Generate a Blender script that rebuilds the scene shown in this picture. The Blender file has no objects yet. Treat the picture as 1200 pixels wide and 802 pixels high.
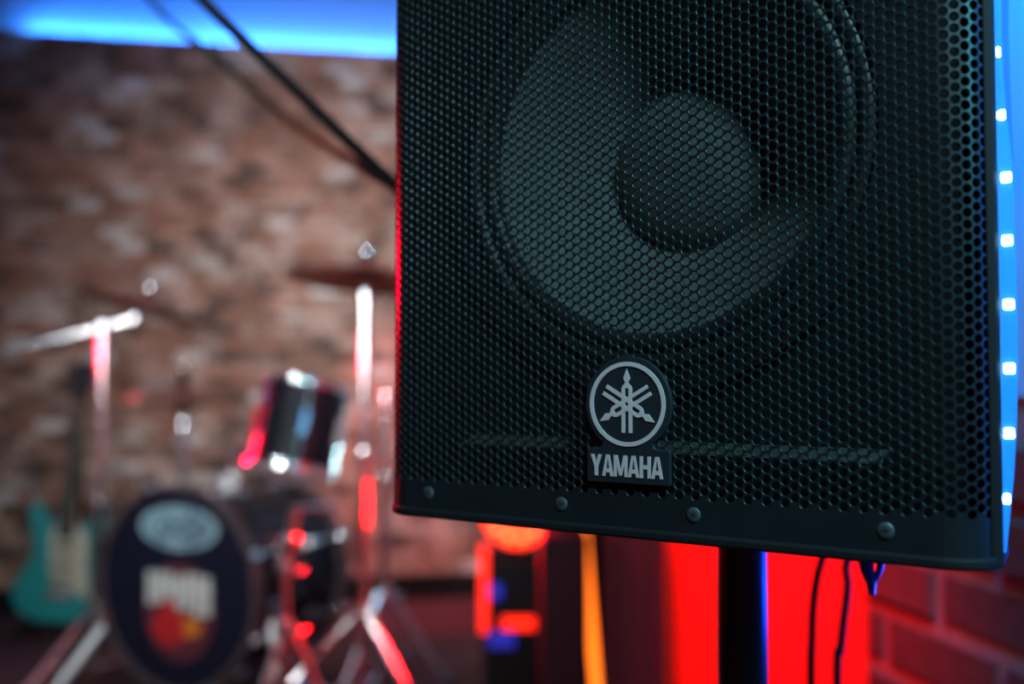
import bpy, math, random
from mathutils import Vector, Matrix, Euler

random.seed(7)
scene = bpy.context.scene
COL = scene.collection
PI = math.pi

# ------------------------------------------------------------------ camera
HC = 0.92                                   # lens height above the floor
FPX = 1165.0                                # focal length in pixels of the 1200 px frame
PITCH = math.radians(2.07)
cam_d = bpy.data.cameras.new('camera')
cam_d.sensor_width = 36.0
cam_d.lens = FPX / 1200.0 * 36.0
cam_d.clip_start = 0.02
cam_d.dof.use_dof = True
cam_d.dof.focus_distance = 0.545
cam_d.dof.aperture_fstop = 2.9
cam = bpy.data.objects.new('camera', cam_d)
COL.objects.link(cam)
cam.location = (0, 0, HC)
cam.rotation_euler = (PI / 2 + PITCH, 0, 0)
scene.camera = cam

# ------------------------------------------------------------------ view, world
scene.view_settings.view_transform = 'Standard'
scene.view_settings.look = 'None'
scene.view_settings.gamma = 1.0
scene.view_settings.use_curve_mapping = False
scene.view_settings.exposure = 0.0
w = bpy.data.worlds.new('world')
scene.world = w
w.use_nodes = True
w.node_tree.nodes['Background'].inputs[0].default_value = (0.10, 0.16, 0.20, 1)
w.node_tree.nodes['Background'].inputs[1].default_value = 0.05


def light(name, kind, loc, target, energy, color, size=0.3, size_y=None, **kw):
    d = bpy.data.lights.new(name, kind)
    d.energy = energy
    d.color = color
    if kind == 'AREA':
        d.shape = 'RECTANGLE' if size_y else 'DISK'
        d.size = size
        if size_y:
            d.size_y = size_y
    elif kind == 'SPOT':
        d.shadow_soft_size = size
    else:
        d.shadow_soft_size = size
    for k, v in kw.items():
        setattr(d, k, v)
    o = bpy.data.objects.new(name, d)
    COL.objects.link(o)
    o.location = loc
    if target is not None:
        o.rotation_euler = (Vector(target) - Vector(loc)).to_track_quat('-Z', 'Y').to_euler()
    return o


# cool white lamp above and behind the camera, on the right
light('lamp_light_cool', 'AREA', (0.40, -0.48, 1.90), (0.1, 0.6, 1.05), 8.3, (0.46, 0.90, 1.0), 0.20, spread=math.radians(100))
# added soft light behind the camera, whitens the chrome stands and back wall
light('chrome_fill_light', 'AREA', (-1.6, -2.15, 1.5), (-0.62, 2.8, 1.05), 8.0, (0.92, 0.97, 1.0), 0.6, 1.1, spread=math.radians(33))
# warm ceiling light over the drum corner
light('ceiling_light_warm', 'AREA', (-0.30, 2.35, 2.5), (-0.55, 4.1, 0.95), 18.0, (1.0, 0.85, 0.76), 0.5, spread=math.radians(90))
light('ceiling_light_drums', 'AREA', (-1.2, 0.9, 2.5), (-0.9, 2.8, 0.6), 3.5, (0.86, 0.97, 1.0), 0.08, spread=math.radians(60))
# red stage spots: one washing the side door, one on the corner behind the loudspeaker
light('stage_spot_red', 'SPOT', (-0.55, 1.35, 2.45), (0.41, 1.78, 0.42), 560.0, (1.0, 0.0, 0.0), 0.03, spot_size=math.radians(40), spot_blend=0.7)
light('stage_spot_red_corner', 'SPOT', (-0.15, 2.9, 2.5), (-0.28, 4.15, 0.35), 330.0, (1.0, 0.0, 0.03), 0.05, spot_size=math.radians(34), spot_blend=0.6)
light('stage_spot_red_left', 'SPOT', (-2.05, 3.30, 1.02), (-0.66, 2.70, 0.80), 300.0, (1.0, 0.0, 0.02), 0.05, spot_size=math.radians(30), spot_blend=0.5)
light('stage_spot_red_high', 'SPOT', (-1.80, 3.0, 1.30), (-0.06, 0.70, 0.93), 400.0, (1.0, 0.0, 0.02), 0.05, spot_size=math.radians(9), spot_blend=0.5)
# blue washer high on the side wall, then unseen side lights added for rims
light('wall_washer_blue', 'AREA', (0.42, 0.64, 1.80), (0.62, 0.92, 1.28), 10.0, (0.0, 0.32, 1.0), 0.12, spread=math.radians(100))
light('side_fill_teal', 'AREA', (0.64, 0.06, 1.45), (0.12, 0.55, 1.05), 3.0, (0.12, 0.75, 1.0), 0.12, 0.6, spread=math.radians(130))  # added grazing teal light for the crescents in the grille holes
light('side_fill_blue', 'AREA', (0.60, 0.36, 1.05), (0.25, 0.47, 1.0), 0.35, (0.0, 0.10, 1.0), 0.06, 0.5, spread=math.radians(120))  # added blue light that tints the grille's turned right edge
light('rim_light_blue_low', 'AREA', (0.53, 0.86, 0.70), (0.25, 0.68, 0.78), 0.9, (0.0, 0.05, 1.0), 0.06, spread=math.radians(120))  # added low blue light for rims on pole, hook and lower lip


# ------------------------------------------------------------------ helpers
def pix(x, y, Y):
    """world point on the ray of photo pixel (x, y) at world depth Y"""
    a, b = (x - 600.0) / FPX, (401.0 - y) / FPX
    c, s = math.cos(PITCH), math.sin(PITCH)
    d = Vector((a, c - b * s, s + b * c))
    t = Y / d.y
    return Vector((d.x * t, Y, HC + d.z * t))


class MB:
    """collects verts and faces, links them as one mesh object"""
    def __init__(self):
        self.v, self.f = [], []

    def add(self, vs, fs, M=None):
        n = len(self.v)
        self.v += [(M @ Vector(p)) if M is not None else Vector(p) for p in vs]
        self.f += [tuple(i + n for i in q) for q in fs]
        return self

    def box(self, lo, hi, M=None):
        x0, y0, z0 = lo
        x1, y1, z1 = hi
        vs = [(x0, y0, z0), (x1, y0, z0), (x1, y1, z0), (x0, y1, z0), (x0, y0, z1), (x1, y0, z1), (x1, y1, z1), (x0, y1, z1)]
        return self.add(vs, [(0, 3, 2, 1), (4, 5, 6, 7), (0, 1, 5, 4), (1, 2, 6, 5), (2, 3, 7, 6), (3, 0, 4, 7)], M)

    def tube(self, pts, r, seg=12, cap=True, M=None):
        pts = [Vector(p) for p in pts]
        rs = r if isinstance(r, (list, tuple)) else [r] * len(pts)
        vs, fs, up = [], [], None
        for i, p in enumerate(pts):
            t = (pts[min(i + 1, len(pts) - 1)] - pts[max(i - 1, 0)]).normalized()
            if up is None:
                up = Vector((0, 0, 1)) if abs(t.z) < 0.9 else Vector((1, 0, 0))
            a = t.cross(up).normalized()
            b = a.cross(t).normalized()
            up = b
            for k in range(seg):
                an = 2 * PI * k / seg
                vs.append(p + (a * math.cos(an) + b * math.sin(an)) * rs[i])
        for i in range(len(pts) - 1):
            for k in range(seg):
                q = (k + 1) % seg
                fs.append((i * seg + k, i * seg + q, (i + 1) * seg + q, (i + 1) * seg + k))
        if cap:
            fs.append(tuple(range(seg - 1, -1, -1)))
            fs.append(tuple((len(pts) - 1) * seg + k for k in range(seg)))
        return self.add(vs, fs, M)

    def lathe(self, prof, seg=32, M=None, closed=False):
        """profile (r, z) turned about the z axis"""
        vs, fs, rows = [], [], []
        for (r, z) in prof:
            if r < 1e-7:
                rows.append([len(vs)])
                vs.append((0, 0, z))
            else:
                rows.append(list(range(len(vs), len(vs) + seg)))
                vs += [(r * math.cos(2 * PI * k / seg), r * math.sin(2 * PI * k / seg), z) for k in range(seg)]
        pairs = list(zip(rows, rows[1:]))
        if closed:
            pairs.append((rows[-1], rows[0]))
        for A, B in pairs:
            for k in range(seg):
                q = (k + 1) % seg
                if len(A) == 1 and len(B) == 1:
                    continue
                if len(A) == 1:
                    fs.append((A[0], B[q], B[k]))
                elif len(B) == 1:
                    fs.append((A[k], A[q], B[0]))
                else:
                    fs.append((A[k], A[q], B[q], B[k]))
        return self.add(vs, fs, M)

    def prism(self, poly, z0, z1, M=None):
        n = len(poly)
        vs = [(x, y, z0) for x, y in poly] + [(x, y, z1) for x, y in poly]
        fs = [tuple(range(n - 1, -1, -1)), tuple(range(n, 2 * n))]
        fs += [(k, (k + 1) % n, n + (k + 1) % n, n + k) for k in range(n)]
        return self.add(vs, fs, M)

    def build(self, name, material, parent=None, smooth=None, loc=None, bevel=None):
        me = bpy.data.meshes.new(name)
        me.from_pydata([tuple(p) for p in self.v], [], self.f)
        me.update()
        if smooth is not None:
            me.shade_smooth()
            me.set_sharp_from_angle(angle=math.radians(smooth))
        if material:
            me.materials.append(material)
        o = bpy.data.objects.new(name, me)
        COL.objects.link(o)
        if parent is not None:
            o.parent = parent
        if loc is not None:
            o.location = loc
        if bevel:
            b = o.modifiers.new('bevel', 'BEVEL')
            b.width, b.segments, b.limit_method = bevel, 2, 'ANGLE'
        return o


def align(loc, axis):
    """matrix that carries the local z axis onto axis, at loc"""
    return Matrix.Translation(Vector(loc)) @ Vector(axis).to_track_quat('Z', 'Y').to_matrix().to_4x4()


def tag(o, label=None, cat=None, group=None, kind=None):
    for k, v in (('label', label), ('category', cat), ('group', group), ('kind', kind)):
        if v:
            o[k] = v
    return o


def thing(name, loc, label, cat, group=None, rz=0.0):
    o = bpy.data.objects.new(name, None)
    COL.objects.link(o)
    o.location = loc
    o.rotation_euler = (0, 0, rz)
    o.empty_display_size = 0.05
    return tag(o, label, cat, group)


def like(src, parent, loc=None, rot=None, name=None):
    o = src.copy()
    COL.objects.link(o)
    o.parent = parent
    if loc is not None:
        o.location = loc
    if rot is not None:
        o.rotation_euler = rot
    return o


# ------------------------------------------------------------------ materials
def mat(name, color, rough=0.5, metal=0.0, emit=None, strength=0.0, noise=0.0, nscale=30.0, bump=0.0, spec=0.5):
    m = bpy.data.materials.new(name)
    m.use_nodes = True
    nt = m.node_tree
    b = nt.nodes['Principled BSDF']
    b.inputs['Base Color'].default_value = (*color, 1)
    b.inputs['Roughness'].default_value = rough
    b.inputs['Metallic'].default_value = metal
    b.inputs['Specular IOR Level'].default_value = spec
    if emit:
        b.inputs['Emission Color'].default_value = (*emit, 1)
        b.inputs['Emission Strength'].default_value = strength
    if noise or bump:
        tc = nt.nodes.new('ShaderNodeTexCoord')
        nz = nt.nodes.new('ShaderNodeTexNoise')
        nz.inputs['Scale'].default_value = nscale
        nz.inputs['Detail'].default_value = 5
        nt.links.new(tc.outputs['Object'], nz.inputs['Vector'])
        if noise:
            mr = nt.nodes.new('ShaderNodeMapRange')
            mr.inputs[3].default_value = 1.0 - noise
            mr.inputs[4].default_value = 1.0 + noise
            nt.links.new(nz.outputs['Fac'], mr.inputs[0])
            mx = nt.nodes.new('ShaderNodeVectorMath')
            mx.operation = 'SCALE'
            mx.inputs[0].default_value = color
            nt.links.new(mr.outputs[0], mx.inputs['Scale'])
            nt.links.new(mx.outputs[0], b.inputs['Base Color'])
        if bump:
            bp = nt.nodes.new('ShaderNodeBump')
            bp.inputs['Strength'].default_value = bump
            bp.inputs['Distance'].default_value = 0.002
            nt.links.new(nz.outputs['Fac'], bp.inputs['Height'])
            nt.links.new(bp.outputs[0], b.inputs['Normal'])
    return m


def brick_material(name, stops, island, wash=0.65, washcol=(0.50, 0.40, 0.37)):
    m = bpy.data.materials.new(name)
    m.use_nodes = True
    nt = m.node_tree
    b = nt.nodes['Principled BSDF']
    b.inputs['Roughness'].default_value = 0.85
    if island:
        src = nt.nodes.new('ShaderNodeNewGeometry').outputs['Random Per Island']
    else:
        src = nt.nodes.new('ShaderNodeObjectInfo').outputs['Random']
    cr = nt.nodes.new('ShaderNodeValToRGB')
    cr.color_ramp.interpolation = 'LINEAR'
    els = cr.color_ramp.elements
    els[0].position, els[0].color = stops[0][0], (*stops[0][1], 1)
    els[1].position, els[1].color = stops[-1][0], (*stops[-1][1], 1)
    for p, c in stops[1:-1]:
        e = els.new(p)
        e.color = (*c, 1)
    nt.links.new(src, cr.inputs['Fac'])
    geo = nt.nodes.new('ShaderNodeNewGeometry')
    n1 = nt.nodes.new('ShaderNodeTexNoise')          # worn whitewash in loose patches
    n1.inputs['Scale'].default_value = 5.0
    n1.inputs['Detail'].default_value = 6
    n1.inputs['Roughness'].default_value = 0.65
    nt.links.new(geo.outputs['Position'], n1.inputs['Vector'])
    mr = nt.nodes.new('ShaderNodeMapRange')
    mr.inputs[1].default_value = 0.48
    mr.inputs[2].default_value = 0.72
    mr.inputs[4].default_value = wash
    nt.links.new(n1.outputs['Fac'], mr.inputs[0])
    mx = nt.nodes.new('ShaderNodeMix')
    mx.data_type = 'RGBA'
    mx.inputs[7].default_value = (*washcol, 1)
    nt.links.new(mr.outputs[0], mx.inputs[0])
    nt.links.new(cr.outputs['Color'], mx.inputs[6])
    n2 = nt.nodes.new('ShaderNodeTexNoise')
    n2.inputs['Scale'].default_value = 40
    n2.inputs['Detail'].default_value = 6
    nt.links.new(geo.outputs['Position'], n2.inputs['Vector'])
    m2 = nt.nodes.new('ShaderNodeMapRange')
    m2.inputs[3].default_value = 0.6
    m2.inputs[4].default_value = 1.35
    nt.links.new(n2.outputs['Fac'], m2.inputs[0])
    vm = nt.nodes.new('ShaderNodeVectorMath')
    vm.operation = 'SCALE'
    nt.links.new(mx.outputs[2], vm.inputs[0])
    nt.links.new(m2.outputs[0], vm.inputs['Scale'])
    nt.links.new(vm.outputs[0], b.inputs['Base Color'])
    bp = nt.nodes.new('ShaderNodeBump')
    bp.inputs['Strength'].default_value = 0.6
    bp.inputs['Distance'].default_value = 0.003
    nt.links.new(n2.outputs['Fac'], bp.inputs['Height'])
    nt.links.new(bp.outputs[0], b.inputs['Normal'])
    return m


STOPS = [(0.0, (0.040, 0.020, 0.016)), (0.20, (0.095, 0.042, 0.030)), (0.38, (0.20, 0.080, 0.050)), (0.55, (0.13, 0.070, 0.050)),
         (0.72, (0.25, 0.120, 0.090)), (0.86, (0.25, 0.165, 0.135)), (0.94, (0.31, 0.28, 0.27)), (1.0, (0.38, 0.36, 0.36))]
M = {
    'brick': brick_material('brick_single', STOPS, False),
    'brick_field': brick_material('brick_field', STOPS, True),
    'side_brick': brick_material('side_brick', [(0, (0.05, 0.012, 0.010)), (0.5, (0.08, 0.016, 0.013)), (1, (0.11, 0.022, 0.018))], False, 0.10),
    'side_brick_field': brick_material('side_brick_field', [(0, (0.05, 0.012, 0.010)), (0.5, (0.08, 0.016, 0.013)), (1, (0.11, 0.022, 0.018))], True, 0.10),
    'mortar': mat('mortar', (0.17, 0.12, 0.10), 0.9, noise=0.3, nscale=25),
    'side_mortar': mat('side_mortar', (0.26, 0.13, 0.12), 0.9, noise=0.3, nscale=25),
    'plaster': mat('plaster', (0.26, 0.52, 0.74), 0.8, noise=0.06, nscale=8),
    'grey_paint': mat('grey_paint', (0.16, 0.26, 0.40), 0.8, noise=0.06, nscale=8),
    'ceiling': mat('ceiling_paint', (0.30, 0.30, 0.32), 0.9, noise=0.05),
    'floor': mat('dark_carpet', (0.045, 0.007, 0.012), 0.9, noise=0.4, nscale=60, bump=0.4),
    'door': mat('red_door_paint', (0.75, 0.018, 0.010), 0.55, noise=0.06, nscale=6),
    'matt_black': mat('matt_black', (0.005, 0.006, 0.008), 0.7, noise=0.2, spec=0.2),
    'black_trim': mat('black_trim', (0.005, 0.005, 0.006), 0.6, noise=0.2, spec=0.12),
    'led_blue': mat('cove_led', (0.1, 0.2, 0.4), 0.5, emit=(0.075, 0.33, 1.0), strength=150.0),
    'grille': mat('grille_paint', (0.006, 0.0105, 0.0135), 0.33, noise=0.25, nscale=45, bump=0.05, spec=0.5),
    'cabinet': mat('cabinet_plastic', (0.010, 0.012, 0.014), 0.45, noise=0.2, nscale=60, bump=0.15),
    'baffle': mat('baffle_plastic', (0.005, 0.006, 0.007), 0.7, spec=0.3),
    'lit_slope': mat('lit_slope_grey', (0.06, 0.065, 0.065), 0.8, noise=0.2, nscale=200),
    'cone': mat('paper_cone', (0.115, 0.125, 0.118), 0.75, noise=0.15, nscale=90, bump=0.1),
    'rubber': mat('surround_rubber', (0.020, 0.022, 0.024), 0.42, noise=0.2),
    'badge': mat('badge_black', (0.010, 0.016, 0.020), 0.35, noise=0.1),
    'silver': mat('badge_silver', (0.66, 0.52, 0.54), 0.45, 0.3, noise=0.06, nscale=300),
    'screw': mat('screw_steel', (0.09, 0.12, 0.13), 0.45, 0.7, noise=0.3, nscale=400),
    'recess': mat('screw_recess', (0.01, 0.012, 0.014), 0.7),
    'tape': mat('led_silicone', (0.02, 0.10, 0.3), 0.3, emit=(0.003, 0.19, 1.0), strength=1.0),
    'diode': mat('led_diode', (0.8, 0.9, 1.0), 0.3, emit=(0.32, 0.62, 1.0), strength=26.0),
    'pole': mat('pole_paint', (0.014, 0.015, 0.017), 0.38, noise=0.15),
    'cable': mat('cable_jacket', (0.008, 0.009, 0.010), 0.65, noise=0.15, spec=0.15),
    'cable_grey': mat('cable_grey', (0.008, 0.010, 0.010), 0.8, noise=0.15, spec=0.05),
    'chrome': mat('chrome', (0.82, 0.83, 0.84), 0.15, 1.0, noise=0.04),
    'satin': mat('satin_steel', (0.80, 0.82, 0.82), 0.42, 0.75, noise=0.04),
    'drum_shell': mat('drum_lacquer', (0.005, 0.005, 0.009), 0.24, noise=0.1, spec=0.3),
    'drum_head': mat('black_drum_head', (0.006, 0.006, 0.016), 0.5, noise=0.15, spec=0.15),
    'clear_head': mat('coated_head', (0.65, 0.66, 0.66), 0.5, noise=0.05),
    'hoop': mat('drum_hoop', (0.05, 0.04, 0.045), 0.25, noise=0.1),
    'oval': mat('logo_pale', (0.20, 0.32, 0.37), 0.5, noise=0.1),
    'oval_dark': mat('logo_dark', (0.05, 0.08, 0.12), 0.5, noise=0.1),
    'sticker_white': mat('sticker_white', (0.42, 0.44, 0.41), 0.5, noise=0.1),
    'sticker_red': mat('sticker_red', (0.35, 0.008, 0.012), 0.5, noise=0.1),
    'sticker_orange': mat('sticker_orange', (0.48, 0.13, 0.01), 0.5, noise=0.1),
    'sticker_maroon': mat('sticker_maroon', (0.07, 0.012, 0.02), 0.5, noise=0.1),
    'bronze': mat('cymbal_bronze', (0.17, 0.048, 0.022), 0.38, 0.35, noise=0.15, nscale=50),
    'teal': mat('teal_lacquer', (0.003, 0.20, 0.20), 0.5, noise=0.08, spec=0.2),
    'cream': mat('cream_pickguard', (0.40, 0.35, 0.25), 0.45, noise=0.08),
    'pickup': mat('pickup_cover', (0.16, 0.15, 0.12), 0.5, noise=0.1),
    'fretboard': mat('rosewood', (0.025, 0.015, 0.012), 0.6, noise=0.3, spec=0.2),
    'maple': mat('maple', (0.45, 0.28, 0.13), 0.4, noise=0.15),
    'dark_wood': mat('headstock_black', (0.008, 0.007, 0.014), 0.5, noise=0.15, spec=0.15),
    'black_gear': mat('black_gear', (0.004, 0.0035, 0.004), 0.5, noise=0.2, spec=0.12),
    'red_glow': mat('red_glow', (0.4, 0.02, 0.01), 0.4, emit=(1.0, 0.012, 0.0), strength=2.0),
    'red_lens': mat('par_lens', (0.4, 0.02, 0.01), 0.3, emit=(1.0, 0.02, 0.002), strength=3.0),
    'red_bulb': mat('par_diode', (0.6, 0.1, 0.05), 0.3, emit=(1.0, 0.16, 0.035), strength=3.5),
    'blue_screen': mat('blue_display', (0.02, 0.03, 0.2), 0.4, emit=(0.002, 0.012, 0.55), strength=0.6),
    'orange_glow': mat('orange_gap_glow', (0.6, 0.2, 0.05), 0.4, emit=(1.0, 0.17, 0.010), strength=2.6),
    'curtain': mat('black_curtain', (0.010, 0.006, 0.009), 0.9, noise=0.25, nscale=40),
    'blue_lit_clip': mat('blue_lit_plastic', (0.02, 0.05, 0.35), 0.35, noise=0.1),
}

# ------------------------------------------------------------------ the room
PSI = math.radians(10.45)
CORNER = Vector((-0.052, 4.25, 0.0))
ROOM = Matrix.Translation(CORNER) @ Matrix.Rotation(PSI, 4, 'Z')
ROOM_I = ROOM.inverted()
CEIL = 2.62


def room_obj(o):
    o.matrix_world = ROOM
    return tag(o, kind='structure')


def room_struct(name, mb, m, smooth=None):
    return room_obj(mb.build(name, m, smooth=smooth))


XL, YF = -4.6, -6.4                          # left wall, wall behind the camera (room axes)
room_struct('floor', MB().box((XL - 0.1, YF - 0.1, -0.06), (0.1, 0.25, 0.0)), M['floor'])
room_struct('ceiling', MB().box((XL - 0.1, YF - 0.1, CEIL), (0.1, 0.25, CEIL + 0.06)), M['ceiling'])
room_struct('wall_left', MB().box((XL - 0.1, YF, 0), (XL, 0.14, CEIL)), M['ceiling'])
room_struct('wall_front', MB().box((XL, YF - 0.1, 0), (0, YF, CEIL)), M['ceiling'])
# upper strip of the back wall behind the cove ledge
room_struct('wall_back_upper', MB().box((XL, 0.13, 0), (0.1, 0.22, CEIL)), M['grey_paint'])
BR_TOP = 2.30
wall_back = room_struct('wall_back', MB().box((XL, 0.0, 0), (0.0, 0.128, BR_TOP)), M['mortar'])
room_struct('baseboard_back', MB().box((XL, -0.022, 0), (0.0, -0.0005, 0.10)), M['black_trim'])

# the right wall: brick up to chest height beside the loudspeaker, smooth plaster above
DOOR0, DOOR1 = -2.94, -2.02
BRK_TOP = 0.9
room_struct('wall_right_upper', MB().box((0, YF, BRK_TOP), (0.1, DOOR0, CEIL)).box((0, DOOR0, 2.1), (0.1, DOOR1, CEIL))
            .box((0, DOOR1, 0), (0.1, 0.0, CEIL)), M['plaster'])
wall_right = room_struct('wall_right', MB().box((0.003, YF, 0), (0.1, DOOR0 - 0.001, BRK_TOP)), M['side_mortar'])
door = room_struct('door_1', MB().box((0.0, DOOR0, 0.0), (0.05, DOOR1, 2.1)), M['door'])
dh = MB().tube([(-0.004, DOOR0 + 0.07, 1.0), (-0.05, DOOR0 + 0.07, 1.0), (-0.05, DOOR0 + 0.18, 1.0)], 0.009, 10)
dh.lathe([(0, 0), (0.025, 0), (0.025, 0.008), (0, 0.008)], 20, align((0, DOOR0 + 0.07, 1.0), (-1, 0, 0)))
dh.build('door_handle', M['chrome'], door, 40)


def brick_mesh(L, H, T, m, name='brick'):
    c = 0.005
    x, z = L / 2, H / 2
    vs = [(-x, T, -z), (x, T, -z), (x, T, z), (-x, T, z),
          (-x, c, -z), (x, c, -z), (x, c, z), (-x, c, z),
          (-x + c, 0, -z + c), (x - c, 0, -z + c), (x - c, 0, z - c), (-x + c, 0, z - c)]
    fs = [(8, 9, 10, 11)]
    for a in (0, 4):
        for k in range(4):
            q = (k + 1) % 4
            fs.append((a + k, a + q, a + 4 + q, a + 4 + k))
    me = bpy.data.meshes.new(name)
    me.from_pydata(vs, [], fs)
    me.update()
    me.materials.append(m)
    return me, vs, fs


def brick_wall(wall, place, u0, u1, z0, z1, near, singles, m_single, m_field, L=0.108, H=0.046, J=0.009, uoff=0.0, zoff=0.0, rz=0.0, lift=0.010):
    """bricks of their own where the photo shows them largest (near() true), the rest joined as one part"""
    me, vs, fs = brick_mesh(L, H, 0.03, m_single)
    spots = []
    r = 0
    z = z0 + zoff
    while z + H < z1 + 0.002:
        u = u0 + uoff - (0.5 * (L + J) if r % 2 else 0.0)
        while u < u1:
            lo, hi = max(u, u0), min(u + L, u1)
            if hi - lo > 0.03:
                spots.append(((lo + hi) / 2, z + H / 2, (hi - lo) / L))
            u += L + J
        z += H + J
        r += 1
    spots.sort(key=lambda s: near(s[0], s[1]))
    rest = MB()
    rng = random.Random(3)
    for i, (u, zz, sc) in enumerate(spots):
        dep = lift + rng.uniform(-0.003, 0.003)
        tilt = rng.uniform(-0.006, 0.006)
        p = place(u, zz, dep)
        if near(u, zz) < 1e6 and i < singles:
            o = bpy.data.objects.new('brick', me)
            COL.objects.link(o)
            o.parent = wall
            o.location = p
            o.rotation_euler = (0, tilt, rz)
            o.scale = (sc, 1, 1)
        else:
            rest.add(vs, fs, Matrix.Translation(p) @ Matrix.Rotation(rz, 4, 'Z') @ Matrix.Diagonal((sc, 1, 1, 1)))
    if rest.v:
        o = rest.build('brick_field', m_field, wall)
        tag(o, kind='stuff')


def seen_back(u, z):
    p = ROOM @ Vector((u, 0, z))
    d = p.y
    x = 600 + FPX * p.x / d
    y = 443 - FPX * (p.z - HC) / d
    if x < -15 or x > 560 or y < -10 or y > 720:
        return 1e7 + abs(x)
    return abs(x - 233) * 0.6 + abs(y - 300) * 0.25


brick_wall(wall_back, lambda u, z, d: Vector((u, -d, z)), XL, -0.01, 0.101, BR_TOP, seen_back, 300, M['brick'], M['brick_field'])


def seen_right(u, z):
    v = -u
    if v < -3.9 or v > DOOR0 or z < 0.25:
        return 1e7
    return abs(v + 3.1) + abs(z - 0.62)


# along the right wall the u axis runs towards the camera
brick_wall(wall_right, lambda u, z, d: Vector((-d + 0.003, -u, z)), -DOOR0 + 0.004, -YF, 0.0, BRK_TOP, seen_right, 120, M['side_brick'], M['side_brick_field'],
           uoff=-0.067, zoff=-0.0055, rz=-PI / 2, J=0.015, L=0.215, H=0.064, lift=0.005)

# blue light strip lying in the cove on top of the brick ledge
x_start = (ROOM_I @ pix(22, 30, 3.92)).x
strip = MB().box((x_start, 0.085, BR_TOP + 0.001), (-0.02, 0.105, BR_TOP + 0.013)).build('cove_light_strip', M['led_blue'])
strip.matrix_world = ROOM
tag(strip, 'blue glowing light strip lying in the cove above the brick wall', 'light strip')

# ------------------------------------------------------------------ the loudspeaker
TH = math.radians(34.1)
SPK = Vector((0.0667, 0.5652, 0.8295))
spk = thing('loudspeaker', SPK, 'large black loudspeaker with perforated grille and round silver emblem on a pole', 'loudspeaker', rz=-TH)
SPM = Matrix.Translation(SPK) @ Matrix.Rotation(-TH, 4, 'Z')
SH = 0.60                                    # cabinet height
FLAT, RAD, PHI = 0.162, 0.025, math.radians(70)
SMAX = FLAT + RAD * PHI


def wrap(s, z, t=0.0):
    """sheet coordinate s across the grille, t depth behind its face"""
    a = abs(s)
    if a <= FLAT:
        return (s, t, z)
    g = 1 if s > 0 else -1
    ph = min((a - FLAT) / RAD, PHI)
    u, d = FLAT + RAD * math.sin(ph), RAD * (1 - math.cos(ph))
    return (g * (u - t * math.sin(ph)), d + t * math.cos(ph), z)


PITCH_H = 0.00573
CS = PITCH_H * math.sqrt(3) / 2
HR = 0.00230
ZB, ZT = 0.0237, SH - 0.024


def build_grille():
    mb = MB()
    vs, fs = mb.v, mb.f
    hx = [(PITCH_H / math.sqrt(3) * math.cos(k * PI / 3), PITCH_H / math.sqrt(3) * math.sin(k * PI / 3)) for k in range(6)]
    outer = []
    for k in range(6):
        a, b = hx[k], hx[(k + 1) % 6]
        outer += [a, ((a[0] + b[0]) / 2, (a[1] + b[1]) / 2)]
    N = 12
    ring = [(HR * math.cos(2 * PI * k / N), HR * math.sin(2 * PI * k / N)) for k in range(N)]
    ring2 = [(p[0] * 1.11, p[1] * 1.11) for p in ring]
    nc = int((SMAX - 0.002) / CS)
    for c in range(-nc, nc + 1):
        s0 = c * CS
        zb = ZB + (PITCH_H / 2 if c % 2 else 0.0) + HR
        nrow = int((ZT - HR - zb) / PITCH_H) + 1
        for r in range(-1, nrow + 1):
            z0 = zb + r * PITCH_H
            n = len(vs)
            if r == -1:                      # solid lower margin: the blank cell runs down to the edge
                e = PITCH_H / math.sqrt(3)
                top = [(e, 0), (e / 2, PITCH_H / 2), (-e / 2, PITCH_H / 2), (-e, 0)]
                low = [(-e / 2, -PITCH_H / 2), (-e / 2, 0.0045 - z0), (e / 2, 0.0045 - z0), (e / 2, -PITCH_H / 2)] if c % 2 else [(-e, 0.0045 - z0), (e, 0.0045 - z0)]
                pl_ = (top + low)[::-1]
                vs += [Vector(wrap(s0 + p[0], z0 + p[1])) for p in pl_]
                fs.append(tuple(n + k for k in range(len(pl_))))
                continue
            if r == nrow:                    # blank cell at the upper border
                vs += [Vector(wrap(s0 + p[0], z0 + p[1])) for p in hx]
                fs.append(tuple(n + k for k in range(6)))
                continue
            vs += [Vector(wrap(s0 + p[0], z0 + p[1])) for p in outer]
            vs += [Vector(wrap(s0 + p[0], z0 + p[1], 0.0)) for p in ring2]
            vs += [Vector(wrap(s0 + p[0], z0 + p[1], 0.00032)) for p in ring]
            vs += [Vector(wrap(s0 + p[0], z0 + p[1], 0.0012)) for p in ring]
            for lvl in range(3):
                for k in range(N):
                    q = (k + 1) % N
                    a = n + lvl * N
                    fs.append((a + k, a + q, a + N + q, a + N + k))
    # solid margins: bottom, top and the two turned-in sides, a hair behind the perforated sheet
    for (z0, z1) in ((ZT - 0.0005, SH - 0.0045),):
        n, K = len(vs), 60
        for k in range(K + 1):
            s = -SMAX + 2 * SMAX * k / K
            vs += [Vector(wrap(s, z0, 0.0002)), Vector(wrap(s, z1, 0.0002))]
        fs += [(n + 2 * k, n + 2 * k + 2, n + 2 * k + 3, n + 2 * k + 1) for k in range(K)]
    for g in (-1, 1):
        n = len(vs)
        vs += [Vector(wrap(g * (SMAX - 0.0035), 0.0045, 0.0002)), Vector(wrap(g * SMAX, 0.0045, 0.0002)),
               Vector(wrap(g * SMAX, SH - 0.0045, 0.0002)), Vector(wrap(g * (SMAX - 0.0035), SH - 0.0045, 0.0002))]
        fs.append((n, n + 1, n + 2, n + 3))
    return tag(mb.build('grille', M['grille'], spk), label='black perforated steel grille')


build_grille()

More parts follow.
